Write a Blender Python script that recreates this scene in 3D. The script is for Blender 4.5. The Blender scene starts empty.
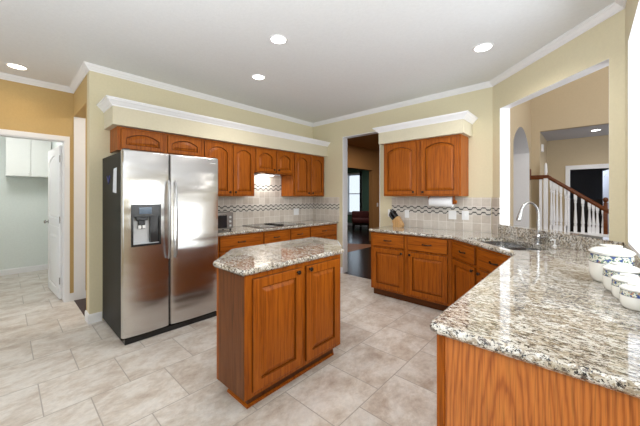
import bpy, bmesh, math, random
from mathutils import Vector, Matrix
random.seed(7)
PI = math.pi
S2 = 2 ** -.5
scn = bpy.context.scene
COL = scn.collection

# ------------------------------------------------------------------ camera, world, light, exposure
cd = bpy.data.cameras.new('camera'); cam = bpy.data.objects.new('camera', cd); COL.objects.link(cam)
cam.location = (3.9055, -4.0508, 1.3589)
cam.rotation_euler = (PI / 2, 0, math.radians(42.5437))
cd.sensor_width = 36.0; cd.lens = 289.71 / 640 * 36; cd.shift_y = -(213 - 196.393) / 640
cd.clip_start = 0.02
scn.camera = cam
scn.view_settings.view_transform = 'Standard'; scn.view_settings.look = 'None'
scn.view_settings.gamma = 1; scn.view_settings.use_curve_mapping = False
scn.view_settings.exposure = 0.29
try:
    scn.cycles.use_denoising = True
    scn.cycles.max_bounces = 8; scn.cycles.diffuse_bounces = 5; scn.cycles.glossy_bounces = 4
    scn.cycles.caustics_reflective = False; scn.cycles.caustics_refractive = False
    scn.cycles.sample_clamp_indirect = 6
except Exception:
    pass
w = bpy.data.worlds.new('sky'); scn.world = w; w.use_nodes = True
w.node_tree.nodes['Background'].inputs[0].default_value = (.80, .90, 1.0, 1)
w.node_tree.nodes['Background'].inputs[1].default_value = 1.0

def area(name, loc, d, sx, sy, watts, col=(1, 1, 1), shape='RECTANGLE'):
    l = bpy.data.lights.new(name, 'AREA'); l.shape = shape; l.size = sx; l.size_y = sy
    l.energy = watts; l.color = col
    o = bpy.data.objects.new(name, l); COL.objects.link(o)
    o.location = loc; o.rotation_euler = Vector(d).to_track_quat('-Z', 'Y').to_euler()
    return o
area('fill_breakfast', (1.3, -6.75, 1.5), (0, 1, .05), 4.2, 2.2, 32, (.88, .95, 1.0))  # added soft fill from behind the camera, at an unseen window
area('fill_ceiling_bounce', (3.1, -4.7, 1.5), (.05, .2, 1), 1.6, 1.6, 47, (.90, .95, 1.0))  # added upward fill to brighten the ceiling, standing in for bounced flash
area('fill_beside_camera', (3.85, -4.55, 1.95), (-.25, 1, .05), .7, .7, 19, (.92, .96, 1.0))  # added fill next to the camera, a stand-in for a flash
area('daylight_sink_window', (4.9, -2.05, 1.8), (-1, 0, -.1), 2.4, 1.8, 92, (.92, .97, 1.0))
area('fill_foyer_top', (5.2, 1.5, 4.9), (-.35, .25, -1), 2.6, 2.6, 50, (1.0, .97, .93))  # added overhead fill for the foyer, source unseen
area('fill_foyer_side', (6.2, -.5, 1.9), (-1, .75, 0), 2.0, 3.0, 90, (.88, .94, 1.0))  # added side fill to brighten the white arch reveal
area('fill_laundry', (-2.1, -4.2, 2.70), (0, 0, -1), .6, .6, 17, (1.0, 1.0, .98))  # added soft fill for the laundry room
area('daylight_den_window', (-4.0, 7.5, 1.5), (.2, -1, 0), 1.3, 2.0, 3.6, (.50, .78, 1.0))
area('fill_den', (-2.6, 4.6, 2.7), (0, 0, -1), .8, .8, 12, (.95, .97, 1.0))  # added fill that lifts the chair and walls of the den
area('fill_dining', (.6, 2.2, 2.74), (0, 0, -1), .5, .5, 30, (1, .85, .7))  # added warm fill for the brown dining walls
area('fill_hall', (-.45, -2.2, 2.6), (-.3, -.5, -1), .4, .4, 14, (1, .95, .9))  # added fill for the hall beyond the tall opening
area('fill_alcove', (5.9, 4.4, 1.6), (-1, 0, .1), .8, .8, 10, (.85, .92, 1.0))  # added fill to lift the lowered alcove ceiling
area('fill_bedroom', (3.4, 6.0, 2.2), (.9, -.4, -.4), .5, .5, 16, (.7, .8, 1.0))  # added bluish fill for the bedroom and its open door

# ------------------------------------------------------------------ materials
def new_mat(name):
    m = bpy.data.materials.new(name); m.use_nodes = True
    return m, m.node_tree.nodes, m.node_tree.links, m.node_tree.nodes['Principled BSDF']

def setp(b, **k):
    for n, v in k.items():
        n = n.replace('_', ' ')
        if n in b.inputs:
            b.inputs[n].default_value = v

def coords(nt, ln, scale=(1, 1, 1), loc=(0, 0, 0), rot=(0, 0, 0), world=False):
    mp = nt.new('ShaderNodeMapping'); mp.inputs['Scale'].default_value = scale
    mp.inputs['Location'].default_value = loc; mp.inputs['Rotation'].default_value = rot
    if world:
        g = nt.new('ShaderNodeNewGeometry'); ln.new(g.outputs['Position'], mp.inputs[0])
    else:
        t = nt.new('ShaderNodeTexCoord'); ln.new(t.outputs['Object'], mp.inputs[0])
    return mp.outputs[0]

def noise(nt, ln, vec, scale=5, detail=3, rough=.5, dist=0):
    n = nt.new('ShaderNodeTexNoise'); n.inputs['Scale'].default_value = scale
    n.inputs['Detail'].default_value = detail; n.inputs['Roughness'].default_value = rough
    n.inputs['Distortion'].default_value = dist
    ln.new(vec, n.inputs['Vector']); return n.outputs['Fac']

def ramp(nt, ln, fac, stops, interp='LINEAR'):
    r = nt.new('ShaderNodeValToRGB'); r.color_ramp.interpolation = interp
    e = r.color_ramp.elements
    while len(e) < len(stops): e.new(.5)
    for i, (p, c) in enumerate(stops):
        e[i].position = p; e[i].color = (c[0], c[1], c[2], 1) if not isinstance(c, (int, float)) else (c, c, c, 1)
    ln.new(fac, r.inputs[0]); return r.outputs[0]

def mixc(nt, ln, fac, a, b, mode='MIX'):
    m = nt.new('ShaderNodeMix'); m.data_type = 'RGBA'; m.blend_type = mode
    for sock, v in ((m.inputs[0], fac), (m.inputs[6], a), (m.inputs[7], b)):
        if isinstance(v, (int, float)): sock.default_value = v
        elif isinstance(v, tuple): sock.default_value = (v[0], v[1], v[2], 1)
        else: ln.new(v, sock)
    return m.outputs[2]

def math_n(nt, ln, op, a, b=0.0, c=None):
    m = nt.new('ShaderNodeMath'); m.operation = op
    for i, v in enumerate((a, b, c)):
        if v is None: continue
        if isinstance(v, (int, float)): m.inputs[i].default_value = v
        else: ln.new(v, m.inputs[i])
    return m.outputs[0]

def bump(nt, ln, b, h, strength=.2, dist=.01):
    n = nt.new('ShaderNodeBump'); n.inputs['Strength'].default_value = strength
    n.inputs['Distance'].default_value = dist; ln.new(h, n.inputs['Height']); ln.new(n.outputs[0], b.inputs['Normal'])

def plain(name, col, rough=.5, metal=0.0, var=.04, nscale=20, bumps=0.0, **k):
    m, nt, ln, b = new_mat(name)
    v = coords(nt, ln); n = noise(nt, ln, v, nscale, 3)
    c0 = tuple(x * (1 - var) for x in col); c1 = tuple(min(1, x * (1 + var)) for x in col)
    ln.new(ramp(nt, ln, n, [(.3, c0), (.7, c1)]), b.inputs['Base Color'])
    setp(b, Roughness=rough, Metallic=metal, **k)
    if bumps: bump(nt, ln, b, n, bumps, .004)
    return m

def wood(name, axis, dark=(.12, .024, .002), mid=(.30, .073, .0038), light=(.42, .118, .008), rough=.42, big=1.0):
    m, nt, ln, b = new_mat(name)
    sc = [46 * big, 46 * big, 46 * big]; sc['XYZ'.index(axis)] = 2.4 * big
    v = coords(nt, ln, tuple(sc))
    n1 = noise(nt, ln, v, 1.0, 4, .6, .6)
    sc2 = [150, 150, 150]; sc2['XYZ'.index(axis)] = 5
    n2 = noise(nt, ln, coords(nt, ln, tuple(sc2)), 1.0, 2, .5)
    c = ramp(nt, ln, n1, [(.22, dark), (.45, mid), (.75, light)])
    pores = ramp(nt, ln, n2, [(.36, .72), (.52, 1.0)])
    ln.new(mixc(nt, ln, .8, c, pores, 'MULTIPLY'), b.inputs['Base Color'])
    setp(b, Roughness=rough, Coat_Weight=.05, Coat_Roughness=.15, Specular_IOR_Level=.2)
    bump(nt, ln, b, n2, .08, .001)
    return m

MAT = {}
MAT['oak_z'] = wood('honey oak upright grain', 'Z')
MAT['oak_x'] = wood('honey oak level grain', 'X')
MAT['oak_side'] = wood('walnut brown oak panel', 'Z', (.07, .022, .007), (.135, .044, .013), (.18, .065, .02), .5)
MAT['oak_groove_shade'] = wood('oak with painted profile shade', 'Z', (.07, .017, .002), (.16, .040, .003), (.21, .058, .005))  # darker copy that paints shade into door edges and panel grooves
MAT['darkoak'] = wood('dark oak', 'X', (.05, .014, .003), (.10, .030, .005), (.14, .045, .008))  # toe kicks, darker than the door wood

def veneer():
    m, nt, ln, b = new_mat('oak veneer with arched grain')
    wv = nt.new('ShaderNodeTexWave'); wv.wave_type = 'RINGS'; wv.rings_direction = 'X'
    wv.inputs['Scale'].default_value = 21; wv.inputs['Distortion'].default_value = 5.0
    wv.inputs['Detail'].default_value = 3; wv.inputs['Detail Scale'].default_value = 2.5
    ln.new(coords(nt, ln, (0.2, 1, .09), (0, -.20, -.01)), wv.inputs[0])
    c = ramp(nt, ln, wv.outputs['Fac'], [(.0, (.37, .098, .015)), (.25, (.49, .142, .024)), (1, (.58, .19, .034))])
    n2 = noise(nt, ln, coords(nt, ln, (260, 260, 7)), 1, 2)
    ln.new(mixc(nt, ln, .8, c, ramp(nt, ln, n2, [(.35, .6), (.52, 1.0)]), 'MULTIPLY'), b.inputs['Base Color'])
    setp(b, Roughness=.4, Coat_Weight=.15, Coat_Roughness=.25)
    return m
MAT['veneer'] = veneer()

def granite():
    m, nt, ln, b = new_mat('speckled cream granite')
    v = coords(nt, ln, (1.0, 2.0, 1.4), rot=(0, 0, math.radians(28)), world=True)
    big = noise(nt, ln, v, 6, 5, .65, .8)
    base = ramp(nt, ln, big, [(.36, (.40, .345, .26)), (.46, (.56, .51, .43)), (.56, (.68, .655, .60)), (.8, (.74, .73, .70))])
    n1 = noise(nt, ln, v, 24, 5, .75, .5)
    c = mixc(nt, ln, ramp(nt, ln, n1, [(.51, 0), (.55, .9)]), base, (.31, .245, .165))
    n4 = noise(nt, ln, coords(nt, ln, (1, 1.8, 1.3), (2, 9, 2), (0, 0, math.radians(28)), True), 58, 3, .7)
    c = mixc(nt, ln, ramp(nt, ln, n4, [(.56, 0), (.61, .85)]), c, (.78, .77, .74))
    n2 = noise(nt, ln, coords(nt, ln, (1, 2.0, 1.4), (3, 1, 2), (0, 0, math.radians(28)), True), 36, 5, .8, .4)
    c = mixc(nt, ln, ramp(nt, ln, n2, [(.535, 0), (.565, 1)]), c, (.12, .095, .08))
    n3 = noise(nt, ln, coords(nt, ln, (1, 1.6, 1), (7, 5, 2), world=True), 62, 4, .8)
    c = mixc(nt, ln, ramp(nt, ln, n3, [(.55, 0), (.575, 1)]), c, (.025, .022, .022))
    ln.new(c, b.inputs['Base Color'])
    setp(b, Roughness=.07, Coat_Weight=.6, Coat_Roughness=.015)
    return m
MAT['granite'] = granite()

def floor_tile():
    m, nt, ln, b = new_mat('travertine floor tile')
    g = nt.new('ShaderNodeNewGeometry'); sp = nt.new('ShaderNodeSeparateXYZ'); ln.new(g.outputs['Position'], sp.inputs[0])
    cx = math_n(nt, ln, 'ADD', sp.outputs['Y'], 3.655 + .462 * 20)
    cy = math_n(nt, ln, 'ADD', sp.outputs['X'], -.98 + .462 * 10)
    cb = nt.new('ShaderNodeCombineXYZ'); ln.new(cx, cb.inputs[0]); ln.new(cy, cb.inputs[1])
    br = nt.new('ShaderNodeTexBrick'); ln.new(cb.outputs[0], br.inputs['Vector'])
    br.offset = .5; br.inputs['Scale'].default_value = 1; br.inputs['Brick Width'].default_value = .462
    br.inputs['Row Height'].default_value = .462; br.inputs['Mortar Size'].default_value = .0035
    br.inputs['Mortar Smooth'].default_value = .1; br.inputs['Bias'].default_value = 0
    br.inputs['Color1'].default_value = (.44, .44, .44, 1); br.inputs['Color2'].default_value = (.56, .56, .56, 1)
    br.inputs['Mortar'].default_value = (.5, .5, .5, 1)
    # shift the veining from tile to tile
    off = nt.new('ShaderNodeVectorMath'); off.operation = 'MULTIPLY_ADD'
    ln.new(br.outputs['Color'], off.inputs[0]); off.inputs[1].default_value = (30, 30, 0); ln.new(g.outputs['Position'], off.inputs[2])
    mp = nt.new('ShaderNodeMapping'); mp.inputs['Scale'].default_value = (1.5, 1, 1); mp.inputs['Rotation'].default_value = (0, 0, .5)
    ln.new(off.outputs[0], mp.inputs[0])
    n1 = noise(nt, ln, mp.outputs[0], 3.6, 8, .72, .25)
    n2 = noise(nt, ln, mp.outputs[0], 22, 5, .7, .2)
    c = ramp(nt, ln, n1, [(.34, (.46, .37, .305)), (.46, (.60, .53, .465)), (.56, (.70, .65, .60)), (.75, (.74, .715, .68))])
    c = mixc(nt, ln, .55, c, ramp(nt, ln, n2, [(.35, .74), (.6, 1.0)]), 'MULTIPLY')
    tint = mixc(nt, ln, .7, (1, 1, 1), ramp(nt, ln, br.outputs['Color'], [(.44, (.9, .89, .88)), (.56, (1.0, 1.0, 1.0))]), 'MULTIPLY')
    c = mixc(nt, ln, 1.0, c, tint, 'MULTIPLY')
    c = mixc(nt, ln, br.outputs['Fac'], c, (.36, .32, .28))
    ln.new(c, b.inputs['Base Color'])
    ln.new(ramp(nt, ln, n2, [(.3, .30), (.7, .42)]), b.inputs['Roughness'])
    hh = math_n(nt, ln, 'SUBTRACT', math_n(nt, ln, 'MULTIPLY', n2, .25), br.outputs['Fac'])
    bump(nt, ln, b, hh, .25, .003)
    return m
MAT['tile_floor'] = floor_tile()

def dark_floor():
    m, nt, ln, b = new_mat('dark stained plank floor')
    g = nt.new('ShaderNodeNewGeometry')
    br = nt.new('ShaderNodeTexBrick'); ln.new(g.outputs['Position'], br.inputs['Vector'])
    br.inputs['Scale'].default_value = 1; br.inputs['Brick Width'].default_value = 1.2; br.inputs['Row Height'].default_value = .09
    br.inputs['Mortar Size'].default_value = .0015
    br.inputs['Color1'].default_value = (.028, .011, .008, 1); br.inputs['Color2'].default_value = (.045, .017, .011, 1)
    br.inputs['Mortar'].default_value = (.01, .005, .004, 1)
    ln.new(br.outputs['Color'], b.inputs['Base Color']); setp(b, Roughness=.2, Specular_IOR_Level=.18)
    return m
MAT['dark_floor'] = dark_floor()

def splash():
    """four inch tumbled tiles with rows of a dark zigzag border; local x along the wall, z height"""
    m, nt, ln, b = new_mat('tumbled backsplash tile with zigzag border')
    t = nt.new('ShaderNodeTexCoord'); sp = nt.new('ShaderNodeSeparateXYZ'); ln.new(t.outputs['Object'], sp.inputs[0])
    X, Z = sp.outputs['X'], sp.outputs['Z']
    def cell(v, p, o):   # distance to nearest joint
        a = math_n(nt, ln, 'DIVIDE', math_n(nt, ln, 'ADD', v, o), p)
        f = math_n(nt, ln, 'FRACT', a)
        d = math_n(nt, ln, 'MINIMUM', f, math_n(nt, ln, 'SUBTRACT', 1.0, f))
        return math_n(nt, ln, 'MULTIPLY', d, p), math_n(nt, ln, 'FLOOR', a)
    dx, ix = cell(X, .105, 10.5)
    dz, iz = cell(Z, .1055, -.914 + 1.055)
    inb = math_n(nt, ln, 'MULTIPLY', math_n(nt, ln, 'GREATER_THAN', Z, 1.125), math_n(nt, ln, 'LESS_THAN', Z, 1.222))
    inb2 = math_n(nt, ln, 'MULTIPLY', math_n(nt, ln, 'GREATER_THAN', Z, 1.455), math_n(nt, ln, 'LESS_THAN', Z, 1.552))
    inb = math_n(nt, ln, 'MAXIMUM', inb, inb2)
    d = math_n(nt, ln, 'MINIMUM', dx, dz)
    j = math_n(nt, ln, 'LESS_THAN', d, .0022)
    cb = nt.new('ShaderNodeCombineXYZ'); ln.new(ix, cb.inputs[0]); ln.new(iz, cb.inputs[1])
    wn = nt.new('ShaderNodeTexWhiteNoise'); wn.noise_dimensions = '3D'; ln.new(cb.outputs[0], wn.inputs[0])
    tilec = ramp(nt, ln, wn.outputs['Value'], [(0, (.49, .425, .36)), (.5, (.56, .50, .435)), (1, (.62, .565, .50))])
    n = noise(nt, ln, t.outputs['Object'], 30, 4, .6)
    tilec = mixc(nt, ln, .5, tilec, ramp(nt, ln, n, [(.3, .85), (.7, 1.1)]), 'MULTIPLY')
    c = mixc(nt, ln, j, tilec, (.76, .73, .69))
    # border strip: two wavy dark lines on a pale ground
    wv = math_n(nt, ln, 'SINE', math_n(nt, ln, 'MULTIPLY', X, 2 * PI / .105))
    wv = math_n(nt, ln, 'MAXIMUM', math_n(nt, ln, 'MINIMUM', math_n(nt, ln, 'MULTIPLY', wv, 2.2), 1.0), -1.0)
    off = math_n(nt, ln, 'MULTIPLY', wv, .0125)
    lines = None
    for zc in (1.203, 1.144, 1.533, 1.474):
        dd = math_n(nt, ln, 'ABSOLUTE', math_n(nt, ln, 'SUBTRACT', math_n(nt, ln, 'SUBTRACT', Z, zc), off))
        l = math_n(nt, ln, 'LESS_THAN', dd, .0080)
        lines = l if lines is None else math_n(nt, ln, 'MAXIMUM', lines, l)
    bc = mixc(nt, ln, lines, (.56, .525, .47), (.025, .02, .018))
    c = mixc(nt, ln, inb, c, bc)
    ln.new(c, b.inputs['Base Color']); setp(b, Roughness=.32)
    bump(nt, ln, b, math_n(nt, ln, 'MULTIPLY', j, -1.0), .25, .002)
    return m
MAT['splash'] = splash()

def paint(name, col, s=.18):
    m, nt, ln, b = new_mat(name)
    v = coords(nt, ln, world=True); n = noise(nt, ln, v, 45, 3, .6)
    ln.new(ramp(nt, ln, n, [(.3, tuple(x * .975 for x in col)), (.7, tuple(x * 1.02 for x in col))]), b.inputs['Base Color'])
    setp(b, Roughness=.75); bump(nt, ln, b, n, s, .006)
    return m
MAT['wall'] = paint('tan wall paint', (.66, .595, .415))
MAT['soffit'] = paint('cream soffit paint', (.62, .565, .425))
MAT['hall'] = paint('golden hall wall paint', (.54, .375, .16))
MAT['foyer'] = paint('beige foyer wall paint', (.53, .43, .29))
MAT['ceiling'] = paint('off white ceiling paint', (.76, .775, .80), .3)
MAT['greyceil'] = paint('grey alcove ceiling paint', (.50, .50, .55), .2)
MAT['brown'] = paint('brown dining wall paint', (.36, .19, .07))
MAT['mint'] = paint('pale mint laundry paint', (.72, .77, .755), .08)
MAT['green'] = paint('green den wall paint', (.16, .29, .21))
MAT['slate'] = paint('slate blue bedroom paint', (.12, .125, .15))
MAT['white'] = plain('white trim paint', (.82, .82, .84), .35, var=.01)
MAT['whitecab'] = plain('white laundry cabinet paint', (.80, .82, .81), .35, var=.01)
MAT['tanfloor'] = wood('tan plank', 'Y', (.22, .085, .025), (.32, .13, .045), (.38, .17, .06), .5)
MAT['rail'] = wood('cherry stained rail wood', 'X', (.07, .018, .005), (.13, .036, .010), (.19, .055, .015), .3)

def steel(name, rough=.22, col=(.62, .62, .63), wav=.0):
    m, nt, ln, b = new_mat(name)
    n = noise(nt, ln, coords(nt, ln, (1, 2.0, 260)), 1, 2)
    ln.new(ramp(nt, ln, n, [(.3, tuple(x * .96 for x in col)), (.7, tuple(x * 1.03 for x in col))]), b.inputs['Base Color'])
    setp(b, Metallic=1.0, Roughness=rough)
    if wav:
        n2 = noise(nt, ln, coords(nt, ln, (1, 1.1, 3.2)), 2.2, 1, .4)
        bump(nt, ln, b, n2, wav * 1.7, .02)
        setp(b, Anisotropic=.7, Anisotropic_Rotation=.0)
        tg = nt.new('ShaderNodeTangent'); tg.direction_type = 'RADIAL'; tg.axis = 'Z'
        ln.new(tg.outputs[0], b.inputs['Tangent'])
    return m
MAT['handle'] = plain('satin dark steel', (.40, .40, .41), .3, 1.0, .02)
MAT['steel'] = steel('brushed stainless steel', .24, (.66, .65, .64), .22)
MAT['chrome'] = plain('satin nickel', (.46, .46, .46), .24, 1.0, .02)
MAT['darksteel'] = plain('dull dark steel', (.32, .31, .30), .35, .8, .05)
MAT['sink'] = plain('sink steel', (.56, .56, .56), .16, 1.0, .03)
MAT['fridge_side'] = plain('charcoal textured steel', (.012, .0105, .0085), .5, .0, .1, 300, .05, Specular_IOR_Level=.2)
MAT['black'] = plain('black plastic', (.012, .012, .013), .25, var=.1)
MAT['blackglass'] = plain('black glass', (.02, .022, .025), .06, var=.02)
MAT['bronze'] = plain('dark bronze', (.025, .018, .014), .35, .7, .1)
MAT['grey'] = plain('grey plastic', (.55, .56, .58), .3, var=.03)
MAT['blue'] = plain('navy blue plastic', (.01, .02, .22), .3, var=.05)
MAT['display'] = plain('smoky blue display', (.08, .12, .18), .1, var=.1)
MAT['paper'] = plain('white paper', (.82, .83, .85), .8, var=.02, nscale=60)
MAT['tagpaper'] = plain('pale grey paper', (.74, .77, .82), .8, var=.1, nscale=60)
MAT['block'] = wood('pale knife block wood', 'Z', (.38, .20, .08), (.50, .29, .12), (.58, .36, .17), .45)
MAT['maroon'] = plain('maroon upholstery', (.16, .035, .03), .6, var=.2, nscale=12)
MAT['darkwood'] = wood('near black wood', 'Z', (.008, .004, .003), (.014, .007, .005), (.02, .01, .007), .4)
MAT['curtain'] = plain('dark curtain fabric', (.012, .014, .014), .9, var=.2)
MAT['plate'] = plain('white outlet plastic', (.80, .80, .80), .4, var=.01)

def glass_mat():
    m, nt, ln, b = new_mat('clear window glass'); nt.remove(b)
    out = nt['Material Output']
    t = nt.new('ShaderNodeBsdfTransparent'); g = nt.new('ShaderNodeBsdfGlossy'); g.inputs['Roughness'].default_value = .02
    mx = nt.new('ShaderNodeMixShader'); mx.inputs[0].default_value = .06
    ln.new(t.outputs[0], mx.inputs[1]); ln.new(g.outputs[0], mx.inputs[2]); ln.new(mx.outputs[0], out.inputs[0])
    return m
MAT['glass'] = glass_mat()

def emis(name, col, s):
    m, nt, ln, b = new_mat(name)
    setp(b, Base_Color=(1, 1, 1, 1), Roughness=.5, Emission_Color=(col[0], col[1], col[2], 1), Emission_Strength=s)
    return m
MAT['lens'] = emis('lit lamp lens', (1, .97, .93), 9)
MAT['lens_warm'] = emis('lit warm lamp lens', (1, .86, .68), 6)

def ceramic():
    m, nt, ln, b = new_mat('glazed ceramic with painted fruit band')
    t = nt.new('ShaderNodeTexCoord'); sp = nt.new('ShaderNodeSeparateXYZ'); ln.new(t.outputs['Object'], sp.inputs[0])
    Z = sp.outputs['Z']
    # local z is scaled so that 1 = body height
    inb = math_n(nt, ln, 'MULTIPLY', math_n(nt, ln, 'GREATER_THAN', Z, .68), math_n(nt, ln, 'LESS_THAN', Z, .95))
    rim = math_n(nt, ln, 'MAXIMUM', math_n(nt, ln, 'LESS_THAN', math_n(nt, ln, 'ABSOLUTE', math_n(nt, ln, 'SUBTRACT', Z, .95)), .012),
                 math_n(nt, ln, 'LESS_THAN', math_n(nt, ln, 'ABSOLUTE', math_n(nt, ln, 'SUBTRACT', Z, .68)), .012))
    n = noise(nt, ln, t.outputs['Object'], 8, 3, .6)
    n2 = noise(nt, ln, coords(nt, ln, (1, 1, 1), (5, 3, 8)), 8, 2, .5)
    c = ramp(nt, ln, n, [(.38, (.05, .08, .26)), (.43, (.20, .30, .14)), (.47, (.72, .71, .64)), (.56, (.62, .60, .42)), (.59, (.10, .17, .10)), (.66, (.12, .16, .45))], 'CONSTANT')
    c = mixc(nt, ln, ramp(nt, ln, n2, [(.64, 0), (.66, 1)]), c, (.50, .25, .10))
    c = mixc(nt, ln, inb, (.80, .78, .72), c)
    c = mixc(nt, ln, rim, c, (.10, .11, .13))
    ln.new(c, b.inputs['Base Color']); setp(b, Roughness=.12, Coat_Weight=.4)
    return m
MAT['ceramic'] = ceramic()
MAT['ceramic_white'] = plain('white glazed ceramic', (.80, .79, .75), .12, var=.01, Coat_Weight=.4)

# ------------------------------------------------------------------ geometry helpers
def link(name, bm, mats, parent=None, smooth=False, loc=None, rotz=None):
    me = bpy.data.meshes.new(name); bmesh.ops.recalc_face_normals(bm, faces=bm.faces[:]); bm.to_mesh(me); bm.free()
    if not isinstance(mats, (list, tuple)): mats = [mats]
    for m in mats: me.materials.append(MAT[m] if isinstance(m, str) else m)
    if smooth:
        me.polygons.foreach_set('use_smooth', [True] * len(me.polygons))
        try: me.set_sharp_from_angle(angle=math.radians(38))
        except Exception: pass
    o = bpy.data.objects.new(name, me); COL.objects.link(o)
    if parent is not None: o.parent = parent
    if loc is not None: o.location = loc
    if rotz is not None: o.rotation_euler = (0, 0, rotz)
    return o

def thing(name, label, cat, loc=(0, 0, 0), rotz=0, group=None):
    o = bpy.data.objects.new(name, None); COL.objects.link(o); o.empty_display_size = .05
    o.location = loc; o.rotation_euler = (0, 0, rotz)
    o['label'] = label; o['category'] = cat
    if group: o['group'] = group
    return o

def struct(o): o['kind'] = 'structure'; return o

def box(bm, x0, x1, y0, y1, z0, z1, bev=0.0, seg=2, mat=0):
    b2 = bmesh.new()
    r = bmesh.ops.create_cube(b2, size=1)
    bmesh.ops.scale(b2, vec=(x1 - x0, y1 - y0, z1 - z0), verts=b2.verts)
    bmesh.ops.translate(b2, vec=((x0 + x1) / 2, (y0 + y1) / 2, (z0 + z1) / 2), verts=b2.verts)
    if bev: bmesh.ops.bevel(b2, geom=b2.edges[:], offset=bev, segments=seg, profile=.5, affect='EDGES')
    merge(bm, b2, mat)

def merge(bm, b2, mat=0, mtx=None):
    if mtx is not None: bmesh.ops.transform(b2, matrix=mtx, verts=b2.verts)
    mp = {}
    for v in b2.verts: mp[v] = bm.verts.new(v.co)
    for f in b2.faces:
        try: nf = bm.faces.new([mp[v] for v in f.verts]); nf.material_index = mat if mat else f.material_index; nf.smooth = f.smooth
        except ValueError: pass
    b2.free()

def boxes(*bs):
    bm = bmesh.new()
    for b in bs: box(bm, *b)
    return bm

def lathe(bm, prof, n=24, c=(0, 0, 0), mat=0, axis='Z'):
    rings = []
    for r, z in prof:
        if r < 1e-6:
            p = (0, 0, z); rings.append([bm.verts.new(p)])
        else:
            rings.append([bm.verts.new((r * math.cos(2 * PI * i / n), r * math.sin(2 * PI * i / n), z)) for i in range(n)])
    for a, b in zip(rings, rings[1:]):
        for i in range(n):
            j = (i + 1) % n
            if len(a) == 1 and len(b) == 1: continue
            if len(a) == 1: f = bm.faces.new((a[0], b[j], b[i]))
            elif len(b) == 1: f = bm.faces.new((a[i], a[j], b[0]))
            else: f = bm.faces.new((a[i], a[j], b[j], b[i]))
            f.material_index = mat
    vs = [v for r in rings for v in r]
    if axis == '-Y':   # z points to -y
        bmesh.ops.transform(bm, matrix=Matrix.Rotation(PI / 2, 4, 'X'), verts=vs)
    if axis == 'X':
        bmesh.ops.transform(bm, matrix=Matrix.Rotation(PI / 2, 4, 'Y'), verts=vs)
    bmesh.ops.translate(bm, vec=c, verts=vs)

def tube(bm, pts, r, n=10, cap=True):
    pts = [Vector(p) for p in pts]; rs = r if isinstance(r, (list, tuple)) else [r] * len(pts)
    rings = []; up = None
    for i, p in enumerate(pts):
        d = (pts[min(i + 1, len(pts) - 1)] - pts[max(i - 1, 0)]).normalized()
        if up is None:
            up = Vector((0, 0, 1)) if abs(d.z) < .9 else Vector((1, 0, 0))
        a = d.cross(up).normalized(); up = a.cross(d).normalized()
        rings.append([bm.verts.new(p + (a * math.cos(2 * PI * k / n) + up * math.sin(2 * PI * k / n)) * rs[i]) for k in range(n)])
    for A, B in zip(rings, rings[1:]):
        for k in range(n): bm.faces.new((A[k], A[(k + 1) % n], B[(k + 1) % n], B[k]))
    if cap:
        bm.faces.new(rings[0][::-1]); bm.faces.new(rings[-1])

def offset_poly(P, d):
    """inset a CCW polygon by d"""
    n = len(P); out = []
    for i in range(n):
        p0, p1, p2 = Vector(P[i - 1]), Vector(P[i]), Vector(P[(i + 1) % n])
        a = (p1 - p0).normalized(); b = (p2 - p1).normalized()
        na = Vector((-a.y, a.x)); nb = Vector((-b.y, b.x))
        m = (na + nb); m = m / max(m.dot(na), .2) if m.length > 1e-6 else na
        out.append(p1 + m * d)
    return out

def round_corners(P, rad):
    out = []; n = len(P)
    for i in range(n):
        r = rad.get(i, 0)
        if not r: out.append(Vector(P[i])); continue
        p0, p1, p2 = Vector(P[i - 1]), Vector(P[i]), Vector(P[(i + 1) % n])
        a = p1 + (p0 - p1).normalized() * r; b = p1 + (p2 - p1).normalized() * r
        for k in range(6):
            t = k / 5; out.append(a * (1 - t) ** 2 + p1 * 2 * t * (1 - t) + b * t * t)
    return out

def slab(P, z0, z1, hole=None):
    """stone slab with rounded edges and an optional cut-out"""
    bm = bmesh.new(); T = z1 - z0
    prof = [(.012, z0), (.002, z0 + .010), (0, z0 + T * .5), (.002, z1 - .008), (.007, z1 - .002), (.013, z1)]
    loops = []
    for d, z in prof: loops.append([bm.verts.new((p[0], p[1], z)) for p in offset_poly(P, d)])
    n = len(P)
    for A, B in zip(loops, loops[1:]):
        for i in range(n): bm.faces.new((A[i], A[(i + 1) % n], B[(i + 1) % n], B[i]))
    def cap(loop, z):
        es = [bm.edges.get((loop[i], loop[(i + 1) % n])) for i in range(n)]
        hl = None
        if hole:
            hl = [bm.verts.new((p[0], p[1], z)) for p in hole]
            es += [bm.edges.new((hl[i], hl[(i + 1) % len(hl)])) for i in range(len(hl))]
        bmesh.ops.triangle_fill(bm, edges=es, use_beauty=True)
        return hl
    a = cap(loops[0], z0); b = cap(loops[-1], z1)
    if hole:
        m = len(hole)
        for i in range(m): bm.faces.new((a[i], a[(i + 1) % m], b[(i + 1) % m], b[i]))
    return bm

def extrude_poly(P, z0, z1):
    bm = bmesh.new(); n = len(P)
    a = [bm.verts.new((p[0], p[1], z0)) for p in P]; b = [bm.verts.new((p[0], p[1], z1)) for p in P]
    for i in range(n): bm.faces.new((a[i], a[(i + 1) % n], b[(i + 1) % n], b[i]))
    bm.faces.new(a[::-1]); bm.faces.new(b)
    return bm

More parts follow.
